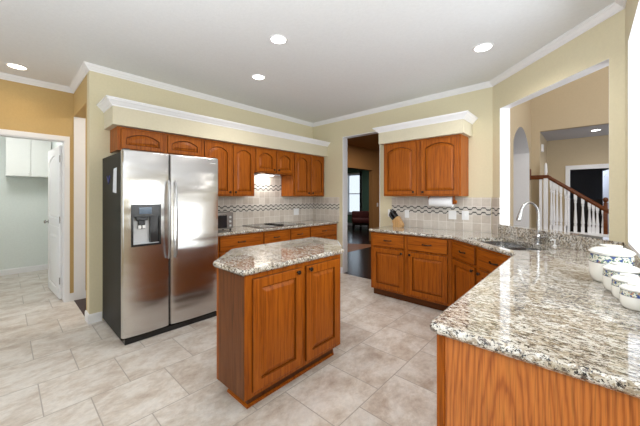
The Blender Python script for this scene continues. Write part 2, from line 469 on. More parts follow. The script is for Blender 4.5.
def sweep(path, prof, closed_prof=True):
    """molding: profile (out, z) swept along a 2D path; 'out' is to the RIGHT of travel, mitred"""
    bm = bmesh.new(); n = len(path); rings = []
    for i in range(n):
        p = Vector(path[i])
        ds = []
        if i > 0: ds.append((p - Vector(path[i - 1])).normalized())
        if i < n - 1: ds.append((Vector(path[i + 1]) - p).normalized())
        ns = [Vector((d.y, -d.x)) for d in ds]
        m = ns[0] if len(ns) == 1 else (ns[0] + ns[1]) / (1 + ns[0].dot(ns[1]))
        rings.append([bm.verts.new((p.x + m.x * o, p.y + m.y * o, z)) for o, z in prof])
    k = len(prof)
    for A, B in zip(rings, rings[1:]):
        for j in range(k): bm.faces.new((A[j], A[(j + 1) % k], B[(j + 1) % k], B[j]))
    bm.faces.new(rings[0]); bm.faces.new(rings[-1][::-1])
    return bm

# ------------------------------------------------------------------ shell
WT = .131
def wall(name, P, Q, z0, z1, holes=(), mat='wall', thick=WT):
    """vertical wall from P to Q; inner face on the line P-Q, body to the LEFT of travel; holes (s0,s1,z0,z1)"""
    P = Vector(P); Q = Vector(Q); L = (Q - P).length; d = (Q - P).normalized(); nrm = Vector((-d.y, d.x))
    ss = sorted({0, L} | {h[0] for h in holes} | {h[1] for h in holes}); zs = sorted({z0, z1} | {h[2] for h in holes} | {h[3] for h in holes})
    def solid(i, j):
        if i < 0 or j < 0 or i >= len(ss) - 1 or j >= len(zs) - 1: return False
        s = (ss[i] + ss[i + 1]) / 2; z = (zs[j] + zs[j + 1]) / 2
        return not any(h[0] < s < h[1] and h[2] < z < h[3] for h in holes)
    bm = bmesh.new(); V = {}
    def v(i, j, t):
        if (i, j, t) not in V:
            p = P + d * ss[i] + nrm * (thick if t else 0); V[(i, j, t)] = bm.verts.new((p.x, p.y, zs[j]))
        return V[(i, j, t)]
    for i in range(len(ss) - 1):
        for j in range(len(zs) - 1):
            if not solid(i, j): continue
            bm.faces.new((v(i, j, 0), v(i + 1, j, 0), v(i + 1, j + 1, 0), v(i, j + 1, 0)))
            bm.faces.new((v(i, j, 1), v(i, j + 1, 1), v(i + 1, j + 1, 1), v(i + 1, j, 1)))
            if not solid(i - 1, j): bm.faces.new((v(i, j, 0), v(i, j + 1, 0), v(i, j + 1, 1), v(i, j, 1)))
            if not solid(i + 1, j): bm.faces.new((v(i + 1, j, 0), v(i + 1, j, 1), v(i + 1, j + 1, 1), v(i + 1, j + 1, 0)))
            if not solid(i, j - 1): bm.faces.new((v(i, j, 0), v(i, j, 1), v(i + 1, j, 1), v(i + 1, j, 0)))
            if not solid(i, j + 1): bm.faces.new((v(i, j + 1, 0), v(i + 1, j + 1, 0), v(i + 1, j + 1, 1), v(i, j + 1, 1)))
    return struct(link(name, bm, mat))

CH = 2.765; XE = -1.03; YA = -3.437; XBC = 3.062; XD = 4.112; YCD = -1.05; YS = -6.5
def prism(name, P, z0, z1, mat): return struct(link(name, extrude_poly(P, z0, z1), mat))
# floors
prism('floor', [(XE - .13, YS - .13), (XD + .13, YS - .13), (XD + .13, YCD), (XBC, 0), (0, 0), (0, YA), (XE - .13, YA)], -.06, 0, 'tile_floor')
prism('floor_laundry', [(-3.6, -5.1), (XE - .13, -5.1), (XE - .13, -3.35), (-3.6, -3.35)], -.06, 0, 'tile_floor')
prism('floor_hall', [(XE - .13, YA), (0, YA), (0, 0), (XBC, 0), (2.7, .363), (2.7, 5.3), (-5.2, 5.3), (-5.2, .1), (XE - .13, .1)], -.061, -.001, 'dark_floor')
prism('floor_den', [(-5.2, 5.3), (.2, 5.3), (.2, 7.1), (-5.2, 7.1)], -.061, -.001, 'dark_floor')
prism('floor_foyer', [(XBC, 0), (XD, YCD), (7, YCD), (7, 8.2), (2.7, 8.2), (2.7, .363)], -.061, -.001, 'dark_floor')
# lighter plank walkway beyond the dark boards of the dining room
prism('floor_inlay', [(-.37, .9), (-.37, 3.35), (-.55, 2.98), (-1.20, 2.62), (-1.8, 2.3), (-1.4, .9)], -.03, .001, 'tanfloor')
# ceilings
prism('ceiling', [(XE - .13, YS - .13), (XD + .13, YS - .13), (XD + .13, YCD), (XBC, 0), (XBC, WT), (-.13, WT), (-.13, YA), (XE - .13, YA)], CH, CH + .1, 'ceiling')
prism('ceiling_laundry', [(-3.6, -5.1), (XE - .131, -5.1), (XE - .131, -3.35), (-3.6, -3.35)], CH, CH + .1, 'ceiling')
prism('ceiling_hall', [(XE - .13, YA), (-.131, YA), (-.131, WT), (XE - .13, WT)], CH, CH + .1, 'ceiling')
prism('ceiling_dining', [(-5.2, WT), (2.85, WT), (2.85, 7.1), (-5.2, 7.1)], CH, CH + .1, 'brown')
prism('ceiling_foyer', [(2.7, .2), (4.2, -1.2), (7.1, -1.2), (7.1, 3.8), (2.7, 3.8)], 5.2, 5.3, 'ceiling')
prism('ceiling_alcove', [(3.08, 3.79), (6.99, 3.79), (6.99, 5.30), (3.08, 5.30)], 2.75, 2.85, 'greyceil')
prism('ceiling_bedroom', [(2.7, 5.32), (7.1, 5.32), (7.1, 8.2), (2.7, 8.2)], 2.6, 2.7, 'slate')
# kitchen walls (body to the left of travel = outside)
wall('wall_left', (0, YA), (0, 0), 0, CH)
wall('wall_back', (0, 0), (XBC, 0), 0, CH, [(.729, 1.487, -.001, 2.41)])
wall('wall_angled', (XBC, 0), (XD, YCD), 0, CH, [(.137, 1.375, 1.005, 2.398)], thick=.12)
wall('wall_right', (XD, YCD), (XD, YS), 0, CH, [(.213, 1.75, 1.035, 2.39)], thick=.16)
wall('wall_front', (XD, YS), (XE, YS), 0, CH, [(.6, 4.7, .55, 2.45)])
wall('wall_laundry_side', (XE, YS), (XE, YA), 0, CH, [(2.12, YA - YS - .088, -.001, 2.075)], mat='hall')
# wall stub with the tall opening to the hall
wall('wall_hall', (XE, YA), (-WT, YA), 0, CH, [(0, .85, -.001, 2.40)], mat='hall', thick=.119)
wall('wall_hall_far', (XE, -.6), (-WT, -.6), 0, CH, mat='hall', thick=.1)
wall('wall_hall_side', (XE, YA + .119), (XE, -.5), 0, CH, mat='hall', thick=.1)
# rooms beyond
wall('wall_laundry_back', (-3.48, -5.0), (-3.48, -3.45), 0, CH, mat='mint')
wall('wall_laundry_right', (-3.48, -3.47), (XE - .131, -3.47), 0, CH, mat='mint', thick=.1)
wall('wall_laundry_left', (XE - .131, -5.0), (-3.48, -5.0), 0, CH, mat='mint', thick=.1)
# dining room / den
wall('wall_dining_west', (-.85, WT), (-.85, 5.2), 0, CH, [(.35, 3.36, -.001, 2.15)], mat='brown')
wall('wall_dining_north', (-.85, 5.2), (2.7, 5.2), 0, CH, mat='brown', thick=.1)
wall('wall_den_north', (-5.1, 6.9), (.2, 6.9), 0, CH, [(.72, 1.50, .58, 2.38)], mat='green')
wall('wall_den_west', (-5.1, .3), (-5.1, 6.9), 0, CH, mat='green')
wall('wall_den_east', (.1, 6.9), (.1, 5.3), 0, CH, mat='green', thick=.1)
wall('wall_den_south', (-.99, .3), (-5.1, .3), 0, CH, mat='green', thick=.1)
# foyer: thick wall with an arch
def arch_wall():
    bm = bmesh.new(); y0, y1, zs, rise = 1.60, 3.42, 2.27, .37
    ya, yb, H = .25, 3.70, 5.2; N = 20
    arc = [(y1 - (y1 - y0) * k / N, zs + rise * math.sin(PI * k / N) ** .75) for k in range(N + 1)]
    ring = []
    for x in (3.03, 2.72):
        o = {}
        top = [bm.verts.new((x, a, H)) for a, _ in arc]; ar = [bm.verts.new((x, a, z)) for a, z in arc]
        b0, b1 = bm.verts.new((x, y1, 0)), bm.verts.new((x, y0, 0))
        c = [bm.verts.new((x, yb, 0)), bm.verts.new((x, yb, H)), bm.verts.new((x, ya, H)), bm.verts.new((x, ya, 0))]
        for k in range(N): bm.faces.new((ar[k], ar[k + 1], top[k + 1], top[k]))
        bm.faces.new((c[0], b0, ar[0], top[0], c[1])); bm.faces.new((b1, c[3], c[2], top[-1], ar[-1]))
        ring.append([b0] + ar + [b1])
    for k in range(len(ring[0]) - 1):
        f = bm.faces.new((ring[0][k], ring[0][k + 1], ring[1][k + 1], ring[1][k])); f.material_index = 1
    for y in (ya, yb):
        bm.faces.new([bm.verts.new(p) for p in ((3.03, y, 0), (2.72, y, 0), (2.72, y, H), (3.03, y, H))])
    return struct(link('wall_arch', bm, ['foyer', 'white']))
arch_wall()
wall('wall_foyer_pier', (3.03, 3.7), (3.18, 3.7), 0, 5.2, mat='foyer', thick=.2)
wall('wall_foyer_upper', (3.18, 3.7), (7.0, 3.7), 2.75, 5.2, mat='foyer', thick=.1)
wall('wall_alcove_side', (3.18, 3.9), (3.18, 5.19), 0, 2.75, mat='foyer', thick=.1)
wall('wall_alcove_back', (3.08, 5.19), (7.0, 5.19), 0, 2.75, [(.53, 1.27, -.001, 2.01)], mat='foyer', thick=.12)
wall('wall_foyer_right', (7.0, 5.3), (7.0, -1.1), 0, 5.2, mat='foyer', thick=.1)
wall('wall_foyer_front', (7.0, -1.1), (XD + .17, -1.1), 0, 5.2, mat='foyer', thick=.1)
wall('wall_kitchen_upper', (XD + .08, YCD + .16), (XBC, .18), CH + .1, 5.2, mat='foyer', thick=.05)
wall('wall_bedroom_back', (2.8, 8.0), (7.0, 8.0), 0, 2.6, mat='slate', thick=.1)
wall('wall_bedroom_side', (2.9, 5.31), (2.9, 8.0), 0, 2.6, mat='slate', thick=.1)
wall('wall_bedroom_right', (7.0, 8.0), (7.0, 5.31), 0, 2.6, mat='slate', thick=.1)

def tbox(name, mat='white', *bs, **k): return struct(link(name, boxes(*bs), mat, **k))
# white painted reveals of the openings
tbox('trim_1', 'white', (.729, .739, .0, WT, 0, 2.41), (1.477, 1.487, 0, WT, 0, 2.41), (.739, 1.477, 0, WT, 2.40, 2.41))
o = tbox('trim_2', 'white', (.137, .139, -.001, .12, 1.03, 2.398), (1.3735, 1.375, .0, .12, 1.03, 2.398), (.139, 1.3735, .0, .12, 2.3965, 2.398))
o.location = (XBC, 0, 0); o.rotation_euler = (0, 0, -PI / 4)
tbox('trim_3', 'white', (XE, XE + .010, YA + .001, YA + .119, .0, 2.40))
tbox('trim_4', 'white', (XD - .001, XD + .16, -1.271, -1.263, 1.06, 2.39), (XD - .001, XD + .16, -2.80, -2.792, 1.06, 2.39),
     (XD - .001, XD + .16, -2.792, -1.271, 2.382, 2.39), (XD - .001, XD + .16, -2.80, -1.263, 1.035, 1.06))
# crown at the ceiling
crown = [(0, CH - .062), (.008, CH - .062), (.010, CH - .052), (.019, CH - .047), (.033, CH - .027), (.043, CH - .018), (.045, CH - .009), (.054, CH - .007), (.054, CH), (0, CH)]
path = [(XE, YS), (XE, YA), (0, YA), (0, 0), (XBC, 0), (XD, YCD), (XD, YS)]
struct(link('trim_5', sweep(path, crown), 'white'))
bprof = [(0, 0), (.014, 0), (.014, .085), (.008, .10), (0, .10)]
struct(link('baseboard_left', sweep([(-.17, YA), (0, YA), (0, -3.328)], bprof), 'white'))
struct(link('baseboard_laundry_back', sweep([(-3.48, -4.99), (-3.48, -3.47), (-1.3, -3.47)], bprof), 'white'))
struct(link('baseboard_hall', sweep([(XE, YA + .12), (XE, -.6), (-WT, -.6)], bprof), 'white'))
tbox('baseboard_hall_corner', 'white', (XE, XE + .014, -3.478, YA, 0, .10))
struct(link('baseboard_back', sweep([(.664, 0), (.729, 0)], bprof), 'white'))
tbox('baseboard_den', 'white', (-5.09, .1, 6.88, 6.899, -.001, .12))
# laundry door casing
tbox('trim_6', 'white', (XE, XE + .016, -3.527, -3.478, 0, 2.13, .003), (XE, XE + .016, -4.44, -4.38, 0, 2.13, .003), (XE, XE + .0165, -4.44, -3.478, 2.07, 2.13, .003))
tbox('trim_7', 'white', (XE - .13, XE, -3.537, -3.525, 0, 2.075), (XE - .13, XE, -4.38, -4.368, 0, 2.075), (XE - .13, XE, -4.368, -3.537, 2.062, 2.075))
# bedroom door casing
tbox('trim_8', 'white', (3.54, 3.62, 5.165, 5.19, 0, 2.10, .004), (4.34, 4.42, 5.165, 5.19, 0, 2.10, .004), (3.54, 4.42, 5.164, 5.19, 2.0, 2.10, .004),
     (3.61, 3.622, 5.19, 5.31, 0, 2.01), (4.338, 4.35, 5.19, 5.31, 0, 2.01))
tbox('trim_9', 'white', (-4.40, -4.34, 6.85, 6.9, .52, 2.44), (-3.64, -3.56, 6.85, 6.9, .52, 2.44), (-4.40, -3.56, 6.85, 6.9, 2.38, 2.44), (-4.42, -3.54, 6.82, 6.9, .50, .58))

# soffits over the wall cabinets
ledge = [(0, 2.278), (.008, 2.278), (.011, 2.290), (.022, 2.297), (.040, 2.319), (.052, 2.328), (.056, 2.339), (.066, 2.341), (.066, 2.352), (0, 2.352)]
struct(link('wall_soffit_left', boxes((.001, .38, -3.31, -.001, 2.093, 2.350)), 'soffit'))
struct(link('trim_10', sweep([(0, -3.31), (.38, -3.31), (.38, -.0005)], ledge), 'white'))
struct(link('wall_soffit_back', boxes((1.685, 2.835, -.37, -.001, 2.118, 2.350)), 'soffit'))
struct(link('trim_11', sweep([(1.685, -.0005), (1.685, -.37), (2.835, -.37), (2.835, -.0005)], ledge), 'white'))

# backsplashes (local x runs along the wall)
def bsplash(name, L, zs, loc, rot):
    bm = bmesh.new()
    for x0, x1, z0, z1 in zs: box(bm, x0, x1, -.010, 0, z0, z1)
    return struct(link(name, bm, 'splash', loc=loc, rotz=rot))
bsplash('wall_backsplash_left', 2.3, [(-2.405, -.0105, .914, 1.345), (-1.56, -.80, 1.345, 1.715)], (0.0005, 0, 0), PI / 2)
bsplash('wall_backsplash_corner', .66, [(.0105, .66, .914, 1.345)], (0, -.0005, 0), 0)
bsplash('wall_backsplash_back', 1.3, [(1.70, 3.05, .914, 1.345)], (0, -.0005, 0), 0)
bsplash('wall_backsplash_angled', .14, [(.004, .136, .914, 1.345)], (XBC, 0, 0), -PI / 4)

# ------------------------------------------------------------------ windows and doors of the setting
def window(name, P, width, z0, z1, rot, nx=1, nz=2):
    root = bpy.data.objects.new(name, None); COL.objects.link(root); root.location = (P[0], P[1], 0); root.rotation_euler = (0, 0, rot); struct(root)
    f = .05; bm = bmesh.new()
    box(bm, 0, width, -.02, .03, z0, z0 + f, .004); box(bm, 0, width, -.02, .03, z1 - f, z1, .004)
    box(bm, 0, f, -.02, .03, z0 + f, z1 - f, .004); box(bm, width - f, width, -.02, .03, z0 + f, z1 - f, .004)
    for i in range(1, nx): box(bm, width * i / nx - .02, width * i / nx + .02, -.015, .025, z0 + f, z1 - f)
    for j in range(1, nz): box(bm, f, width - f, -.015, .025, z0 + (z1 - z0) * j / nz - .02, z0 + (z1 - z0) * j / nz + .02)
    link('window_frame', bm, 'white', root)
    link('window_pane', boxes((f, width - f, .002, .006, z0 + f, z1 - f)), 'glass', root)
    return root
window('window_1', (XD + .12, -1.272), 1.519, 1.061, 2.381, -PI / 2)
window('window_2', (3.5, YS - .08), 4.08, .56, 2.44, PI, 3, 1)
window('window_3', (-4.37, 6.96), .76, .58, 2.38, 0)

def loops_mesh(bm, loops, mat=0, capmat=0, dark=()):
    vs = [[bm.verts.new(p) for p in L] for L in loops]; n = len(vs[0])
    for k, (A, B) in enumerate(zip(vs, vs[1:])):
        for i in range(n):
            f = bm.faces.new((A[i], A[(i + 1) % n], B[(i + 1) % n], B[i])); f.material_index = 1 if k in dark else mat
    bm.faces.new(vs[-1]).material_index = capmat; bm.faces.new(vs[0][::-1])

def panel_door(x0, x1, z0, z1, arch=0.0, frame=.058, T=.020, flat=False):
    """raised panel front; back on y=0, face towards -y"""
    bm = bmesh.new(); N = 14
    def loop(d, y, inner, extra=0.0):
        L, R, Bt, Tp = x0 + d, x1 - d, z0 + d, z1 - d
        out = [(L, y, Bt), (R, y, Bt)]
        if not inner:
            for k in range(N + 1): out.append((R + (L - R) * k / N, y, Tp))
        else:
            for k in range(N + 1):
                t = k / N; s = math.sin(PI * t)
                a = arch * (s ** .8) if arch else 0
                out.append((R + (L - R) * t, y, Tp - arch + a))
        return out
    f = frame
    if flat:
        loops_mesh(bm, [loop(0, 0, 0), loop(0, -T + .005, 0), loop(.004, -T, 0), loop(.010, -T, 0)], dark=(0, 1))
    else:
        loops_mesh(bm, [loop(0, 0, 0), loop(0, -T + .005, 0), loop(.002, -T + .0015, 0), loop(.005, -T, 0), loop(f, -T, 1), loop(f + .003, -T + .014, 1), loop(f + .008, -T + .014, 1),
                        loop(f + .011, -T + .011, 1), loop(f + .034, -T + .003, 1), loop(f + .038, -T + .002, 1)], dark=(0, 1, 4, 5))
    return bm

# open laundry door (hinged at the near jamb, swung back against the wall)
d1 = bpy.data.objects.new('door_1', None); COL.objects.link(d1); d1.location = (-1.175, -3.545, 0); d1.rotation_euler = (0, 0, math.radians(3.5)); struct(d1)
bm = panel_door(-.80, 0, .012, .95, 0, .11, .02); merge(bm, panel_door(-.80, 0, .95, 2.03, .07, .11, .02)); box(bm, -.80, 0, 0, .016, .012, 2.03)
link('door_panel', bm, ['white', 'white'], d1)
bm = bmesh.new(); lathe(bm, [(0, 0), (.028, .001), (.028, .006), (.010, .010), (.010, .022), (.024, .028), (.027, .040), (.020, .050), (0, .052)], 16, (-.745, -.021, .99), axis='-Y')
link('door_knob', bm, 'chrome', d1, True)
bm = bmesh.new()
for z in (.25, 1.05, 1.85): box(bm, -.004, .008, -.022, -.012, z - .045, z + .045)
link('hinge', bm, 'chrome', d1)
# blue-white bedroom door ajar
d2 = bpy.data.objects.new('door_2', None); COL.objects.link(d2); d2.location = (4.335, 5.34, 0); d2.rotation_euler = (0, 0, math.radians(-82)); struct(d2)
bm = panel_door(-.72, 0, .012, .95, 0, .10, .02); merge(bm, panel_door(-.72, 0, .95, 1.99, .05, .10, .02)); box(bm, -.72, 0, 0, .016, .012, 1.99)
link('door_panel', bm, ['white', 'white'], d2)

# ------------------------------------------------------------------ cabinets
def knob(parent, x, z, y=-.020):
    bm = bmesh.new(); lathe(bm, [(0, 0), (.007, 0), (.006, .012), (.014, .017), (.016, .023), (.012, .029), (0, .031)], 14, (x, y, z), axis='-Y')
    return link('knob', bm, 'bronze', parent, True)
def pull(parent, x, z, y=-.020, w=.10):
    bm = bmesh.new(); n = 9
    tube(bm, [(x - w / 2 + w * k / (n - 1), y + .002 - .028 * math.sin(PI * k / (n - 1)) ** .6, z) for k in range(n)], [.007, .006, .0055, .006, .0065, .006, .0055, .006, .007], 8)
    for s in (-1, 1): lathe(bm, [(0, 0), (.010, 0), (.009, .004), (0, .006)], 10, (x + s * w / 2, y, z), axis='-Y')
    return link('drawer_pull', bm, 'bronze', parent, True)

def base_cabinet(label, loc, rotz, width, depth, fronts, end_l=True, end_r=True, group='oak base cabinets'):
    """local: x along the front from 0 to width, face frame at y=0, body to +y; fronts: list of ('drawer'|'door', x0,x1,z0,z1,knobx|None)"""
    t = thing('base_cabinet', label, 'cabinet', loc, rotz, group)
    bm = bmesh.new()
    box(bm, 0, .018, .018, depth, .10, .875); box(bm, width - .018, width, .018, depth, .10, .875)
    box(bm, .018, width - .018, .02, depth, .10, .118); box(bm, .018, width - .018, depth - .01, depth, .118, .86)
    link('cabinet_side', bm, 'oak_z', t)
    bm = bmesh.new(); box(bm, 0, width, 0, .018, .10, .875, .001)
    link('face_frame', bm, 'oak_z', t)
    link('toe_kick', boxes((.0, width, .07, .085, 0, .10)), 'darkoak', t)
    for kind, x0, x1, z0, z1, kn in fronts:
        if kind == 'drawer':
            d = link('drawer_front', panel_door(x0, x1, z0, z1, flat=True), ['oak_x', 'oak_groove_shade'], t)
            pull(d, (x0 + x1) / 2, (z0 + z1) / 2)
        else:
            d = link('door', panel_door(x0, x1, z0, z1), ['oak_z', 'oak_groove_shade'], t)
            if kn is not None: knob(d, kn, z1 - .035)
    return t
def unit(x0, x1, side='r', two=False):
    g = .025; L = [('drawer', x0 + g, x1 - g, .690, .860, None)]
    if two:
        m = (x0 + x1) / 2
        L += [('door', x0 + g, m - .006, .13, .665, m - .035), ('door', m + .006, x1 - g, .13, .665, m + .035)]
    else:
        L += [('door', x0 + g, x1 - g, .13, .665, x1 - g - .03 if side == 'r' else x0 + g + .03)]
    return L
ys = [-2.40, -1.645, -1.151, -.723, -.012]
names = ['oak base cabinet with drawer right beside the steel refrigerator', 'oak base cabinet with drawer below the left half of the cooktop',
         'oak base cabinet with drawer below the right half of the cooktop', 'wide oak base cabinet with drawer in the corner beside the dark doorway']
for i in range(4):
    y0, y1 = ys[i] + .0005, ys[i + 1] - .0005
    base_cabinet(names[i], (.61, y0, 0), PI / 2, y1 - y0, .607, unit(0 if i else .095, y1 - y0, 'r', i == 3), group='oak base cabinets under the cooktop counter')
base_cabinet('oak base cabinet of two drawers and two doors under the knife block and paper towels', (1.71, -.61, 0), 0, 1.07, .607,
             [('drawer', .035, .495, .69, .86, None), ('door', .035, .495, .13, .665, .468), ('drawer', .55, 1.03, .69, .86, None), ('door', .55, 1.03, .13, .665, .580)])
# diagonal sink base : face from (2.782,-.61) to (3.51,-1.34)
SL = .728 / S2
base_cabinet('diagonal oak sink cabinet of two drawer fronts and two doors below the sink', (2.7825, -.6125, 0), -PI / 4, SL - .005, .50,
             [('drawer', .04, .48, .69, .86, None), ('door', .04, .48, .13, .665, .455), ('drawer', .54, SL - .03, .69, .86, None), ('door', .54, SL - .03, .13, .665, .57)])
# run under the near counter, its finished end faces the camera
t = base_cabinet('oak cabinet run below the near granite counter with a bare wooden end panel', (3.515, -1.385, 0), -PI / 2, 1.595, .59,
                 sum([unit(.04 + .52 * i, .04 + .52 * (i + 1), 'l') for i in range(3)], []))
bm = boxes((1.597, 1.612, -.0, .592, .0, .875)); p = link('end_panel', bm, 'veneer', t)
p2 = link('corner_stile', boxes((1.5975, 1.618, -.004, .024, .0, .875, .002)), 'oak_z', t); 

def wall_cabinet(label, loc, rotz, width, z0, z1, depth, doors, group):
    t = thing('wall_cabinet', label, 'cabinet', (loc[0], loc[1], z0), rotz, group)
    H = z1 - z0; bm = bmesh.new()
    box(bm, 0, .018, .018, depth, 0, H); box(bm, width - .018, width, .018, depth, 0, H)
    box(bm, .018, width - .018, .018, depth, .012, .03); box(bm, .018, width - .018, .018, depth, H - .018, H); box(bm, .018, width - .018, depth - .01, depth, .03, H - .018)
    link('cabinet_side', bm, 'oak_z', t)
    link('face_frame', boxes((0, width, 0, .018, 0, H, .001)), 'oak_z', t)
    for i, (x0, x1, kx) in enumerate(doors):
        hd = H - .035
        d = link('door', panel_door(x0, x1, .018, hd + .012, .06 if H > .3 else .055, .052 if H > .3 else .040), ['oak_z', 'oak_groove_shade'], t)
        if H < .3: continue
        knob(d, kx, .055)
    return t
XF = .31
g = 'oak wall cabinets above the range wall'
def A_cab(label, y0, y1, z0, doors):
    wall_cabinet(label, (XF, y0 + .0005, 0), PI / 2, y1 - y0 - .001, z0, 2.092, XF - .001, [(a - y0, b - y0, k - y0) for a, b, k in doors], g)
A_cab('shallow oak wall cabinet with two arched doors over the refrigerator', -3.255, -2.352, 1.845, [(-3.225, -2.815, -2.84), (-2.765, -2.375, -2.74)])
A_cab('tall oak wall cabinet with two arched doors between refrigerator and cooktop', -2.352, -1.562, 1.362, [(-2.325, -1.950, -1.975), (-1.915, -1.580, -1.89)])
A_cab('short oak wall cabinet with two arched doors above the cooktop', -1.562, -.800, 1.715, [(-1.542, -1.190, -1.215), (-1.150, -.822, -1.125)])
A_cab('oak wall cabinet with two arched doors in the corner beside the dark doorway', -.800, -.022, 1.362, [(-.765, -.430, -.455), (-.380, -.050, -.355)])
wall_cabinet('oak wall cabinet with two arched doors above the knife block and paper towels', (1.735, -.31, 0), 0, 1.055, 1.362, 2.118, .309,
             [(.018, .495, .465), (.565, 1.035, .595)], None)
# under cabinet hood light
t = thing('range_hood', 'slim white light hood under the short cabinet above the cooktop', 'range hood', (.0, -1.2, 1.69))
link('hood_body', boxes((.011, .20, -.22, .22, .008, .0245, .003)), 'white', t)
link('lamp_lens', boxes((.05, .15, -.12, .12, .004, .008)), 'lens', t)
area('hood_lamp', (.12, -1.2, 1.68), (-.4, 0, -1), .1, .25, 2.2, (1, .98, .95))

# ------------------------------------------------------------------ counters
ZC = .914
t = thing('granite_countertop', 'speckled cream granite countertop carrying the cooktop and toaster oven', 'countertop', (0, 0, 0))
link('slab', slab(round_corners([(.0115, -2.402), (.65, -2.402), (.65, -.0115), (.0115, -.0115)], {1: .01}), .8755, ZC), 'granite', t)
e = lambda a, b: Vector(((a + b) * S2, (b - a) * S2))     # along / across the angled wall
def rrect(a0, a1, b0, b1, r):
    P = [(a0, b0), (a1, b0), (a1, b1), (a0, b1)]
    return [e(p[0], p[1]) for p in round_corners(P, {0: r, 1: r, 2: r, 3: r})]
hole = rrect(2.585, 3.315, 1.590, 2.005, .06)
P = [(1.695, -.0115), (1.695, -.65), (2.797, -.65), (3.490, -1.343), (3.490, -3.036), (4.105, -3.036), (4.105, -1.056), (XBC - .003, -.0115)]
P = round_corners(P, {1: .01, 4: .03})
t = thing('granite_countertop', 'large speckled cream granite countertop wrapping the sink and holding the canisters', 'countertop', (0, 0, 0))
link('slab', slab(P, .8755, ZC, hole), 'granite', t)
o = link('upstand', boxes((.137, 1.482, -.024, -.001, ZC + .0005, 1.030, .002), (.1395, 1.373, -.026, .125, 1.008, 1.0300, .002)), 'granite', t); o.location = (XBC, 0, 0); o.rotation_euler = (0, 0, -PI / 4)
link('upstand', boxes((XD - .009, XD - .001, -3.02, -1.075, ZC + .0005, 1.03, .002)), 'granite', t)

# sink: two bowls hung under the cut-out
t = thing('kitchen_sink', 'double bowl stainless steel sink set below the angled counter', 'sink', (*e(2.95, 1.7975), .70), -PI / 4)
def bowl(a0, a1, b0, b1, zb):
    bm = bmesh.new(); L = []
    def lp(i, z, r): 
        Q = round_corners([(a0 + i, b0 + i), (a1 - i, b0 + i), (a1 - i, b1 - i), (a0 + i, b1 - i)], {0: r, 1: r, 2: r, 3: r})
        return [bm.verts.new((q.x, q.y, z)) for q in Q]
    rows = [lp(-.012, .174, .07), lp(0, .174, .06), lp(.006, .06, .055), lp(.02, zb + .01, .05), lp(.045, zb, .04)]
    for A, B in zip(rows, rows[1:]):
        for i in range(len(A)): bm.faces.new((A[i], A[(i + 1) % len(A)], B[(i + 1) % len(A)], B[i]))
    bm.faces.new(rows[-1])
    return bm
o = link('bowl', bowl(-.360, -.005, -.203, .203, 0), 'sink', t, True); m = o.modifiers.new('thickness', 'SOLIDIFY'); m.thickness = .002; m.offset = -1
o = link('bowl', bowl(.013, .360, -.203, .203, .02), 'sink', t, True); m = o.modifiers.new('thickness', 'SOLIDIFY'); m.thickness = .002; m.offset = -1
bm = bmesh.new(); lathe(bm, [(0, .004), (.03, .004), (.04, .002), (.042, .0)], 16, (-.18, 0, .001)); link('drain', bm, 'chrome', t, True)

# faucet
F0 = e(2.965, 2.085)
t = thing('kitchen_faucet', 'tall gooseneck satin nickel faucet behind the sink', 'faucet', (F0.x, F0.y, ZC + .0008), math.radians(-135 + 15))
bm = bmesh.new(); lathe(bm, [(0, 0), (.030, 0), (.030, .008), (.022, .014), (.020, .05), (.022, .058), (.020, .075), (.014, .085), (0, .088)], 20)
lathe(bm, [(0, .040), (.020, .040), (.036, .046), (.038, .052), (.022, .058), (0, .058)], 20); link('faucet_base', bm, 'chrome', t, True)
bm = bmesh.new(); pts = [(0, 0, .06), (0, 0, .16), (0, 0, .26)]
R = .112
for k in range(1, 13):
    a = PI * k / 12 * .93; pts.append((R - R * math.cos(a), 0, .275 + R * math.sin(a)))
link_pts = pts
tube(bm, pts, .0115, 12); link('spout', bm, 'chrome', t, True)
bm = bmesh.new(); p = Vector(pts[-1]); d = (p - Vector(pts[-2])).normalized()
tube(bm, [p - d * .005, p + d * .02, p + d * .075, p + d * .085], [.013, .016, .021, .017], 14); link('spray_head', bm, 'chrome', t, True)
bm = bmesh.new(); tube(bm, [(0, 0, .055), (0, .03, .058), (0, .085, .064)], [.010, .007, .006], 10); tube(bm, [(0, 0, .055), (0, -.05, .056)], [.012, .007], 10)
link('handle', bm, 'chrome', t, True)
D0 = e(3.14, 2.095)
t = thing('soap_dispenser', 'small white soap pump on the counter right of the faucet', 'soap dispenser', (D0.x, D0.y, ZC + .0008))
bm = bmesh.new(); lathe(bm, [(0, 0), (.016, 0), (.014, .010), (.006, .016), (.005, .045), (.008, .05), (.007, .060), (0, .062)], 16); link('pump_body', bm, 'plate', t, True)
bm = bmesh.new(); tube(bm, [(0, 0, .055), (-.018, -.018, .058), (-.03, -.03, .052)], [.005, .004, .003], 8); link('nozzle', bm, 'plate', t, True)

# cooktop
t = thing('cooktop', 'black glass electric cooktop set in the left counter', 'cooktop', (.345, -1.21, ZC))
link('glass_top', boxes((-.255, .255, -.405, .405, .0005, .007, .002)), 'blackglass', t)
bm = bmesh.new()
box(bm, -.262, -.255, -.41, .41, 0, .009); box(bm, .255, .262, -.41, .41, 0, .009); box(bm, -.262, .262, -.412, -.405, 0, .009); box(bm, -.262, .262, .405, .412, 0, .009)
link('steel_trim', bm, 'chrome', t)
bm = bmesh.new(); box(bm, -.20, .16, -.055, .055, .007, .014, .003)
for k in range(8): box(bm, -.19, .15, -.048 + .012 * k, -.043 + .012 * k, .014, .018)
link('vent_grille', bm, 'black', t)
for px, py, r in ((-.12, -.24, .075), (.12, -.24, .10), (-.12, .24, .10), (.12, .24, .075)):
    bm = bmesh.new(); lathe(bm, [(r, .0072), (r, .0078), (r - .006, .0078), (r - .006, .0072)], 28, (px, py, 0)); link('burner_ring', bm, 'grey', t, True)

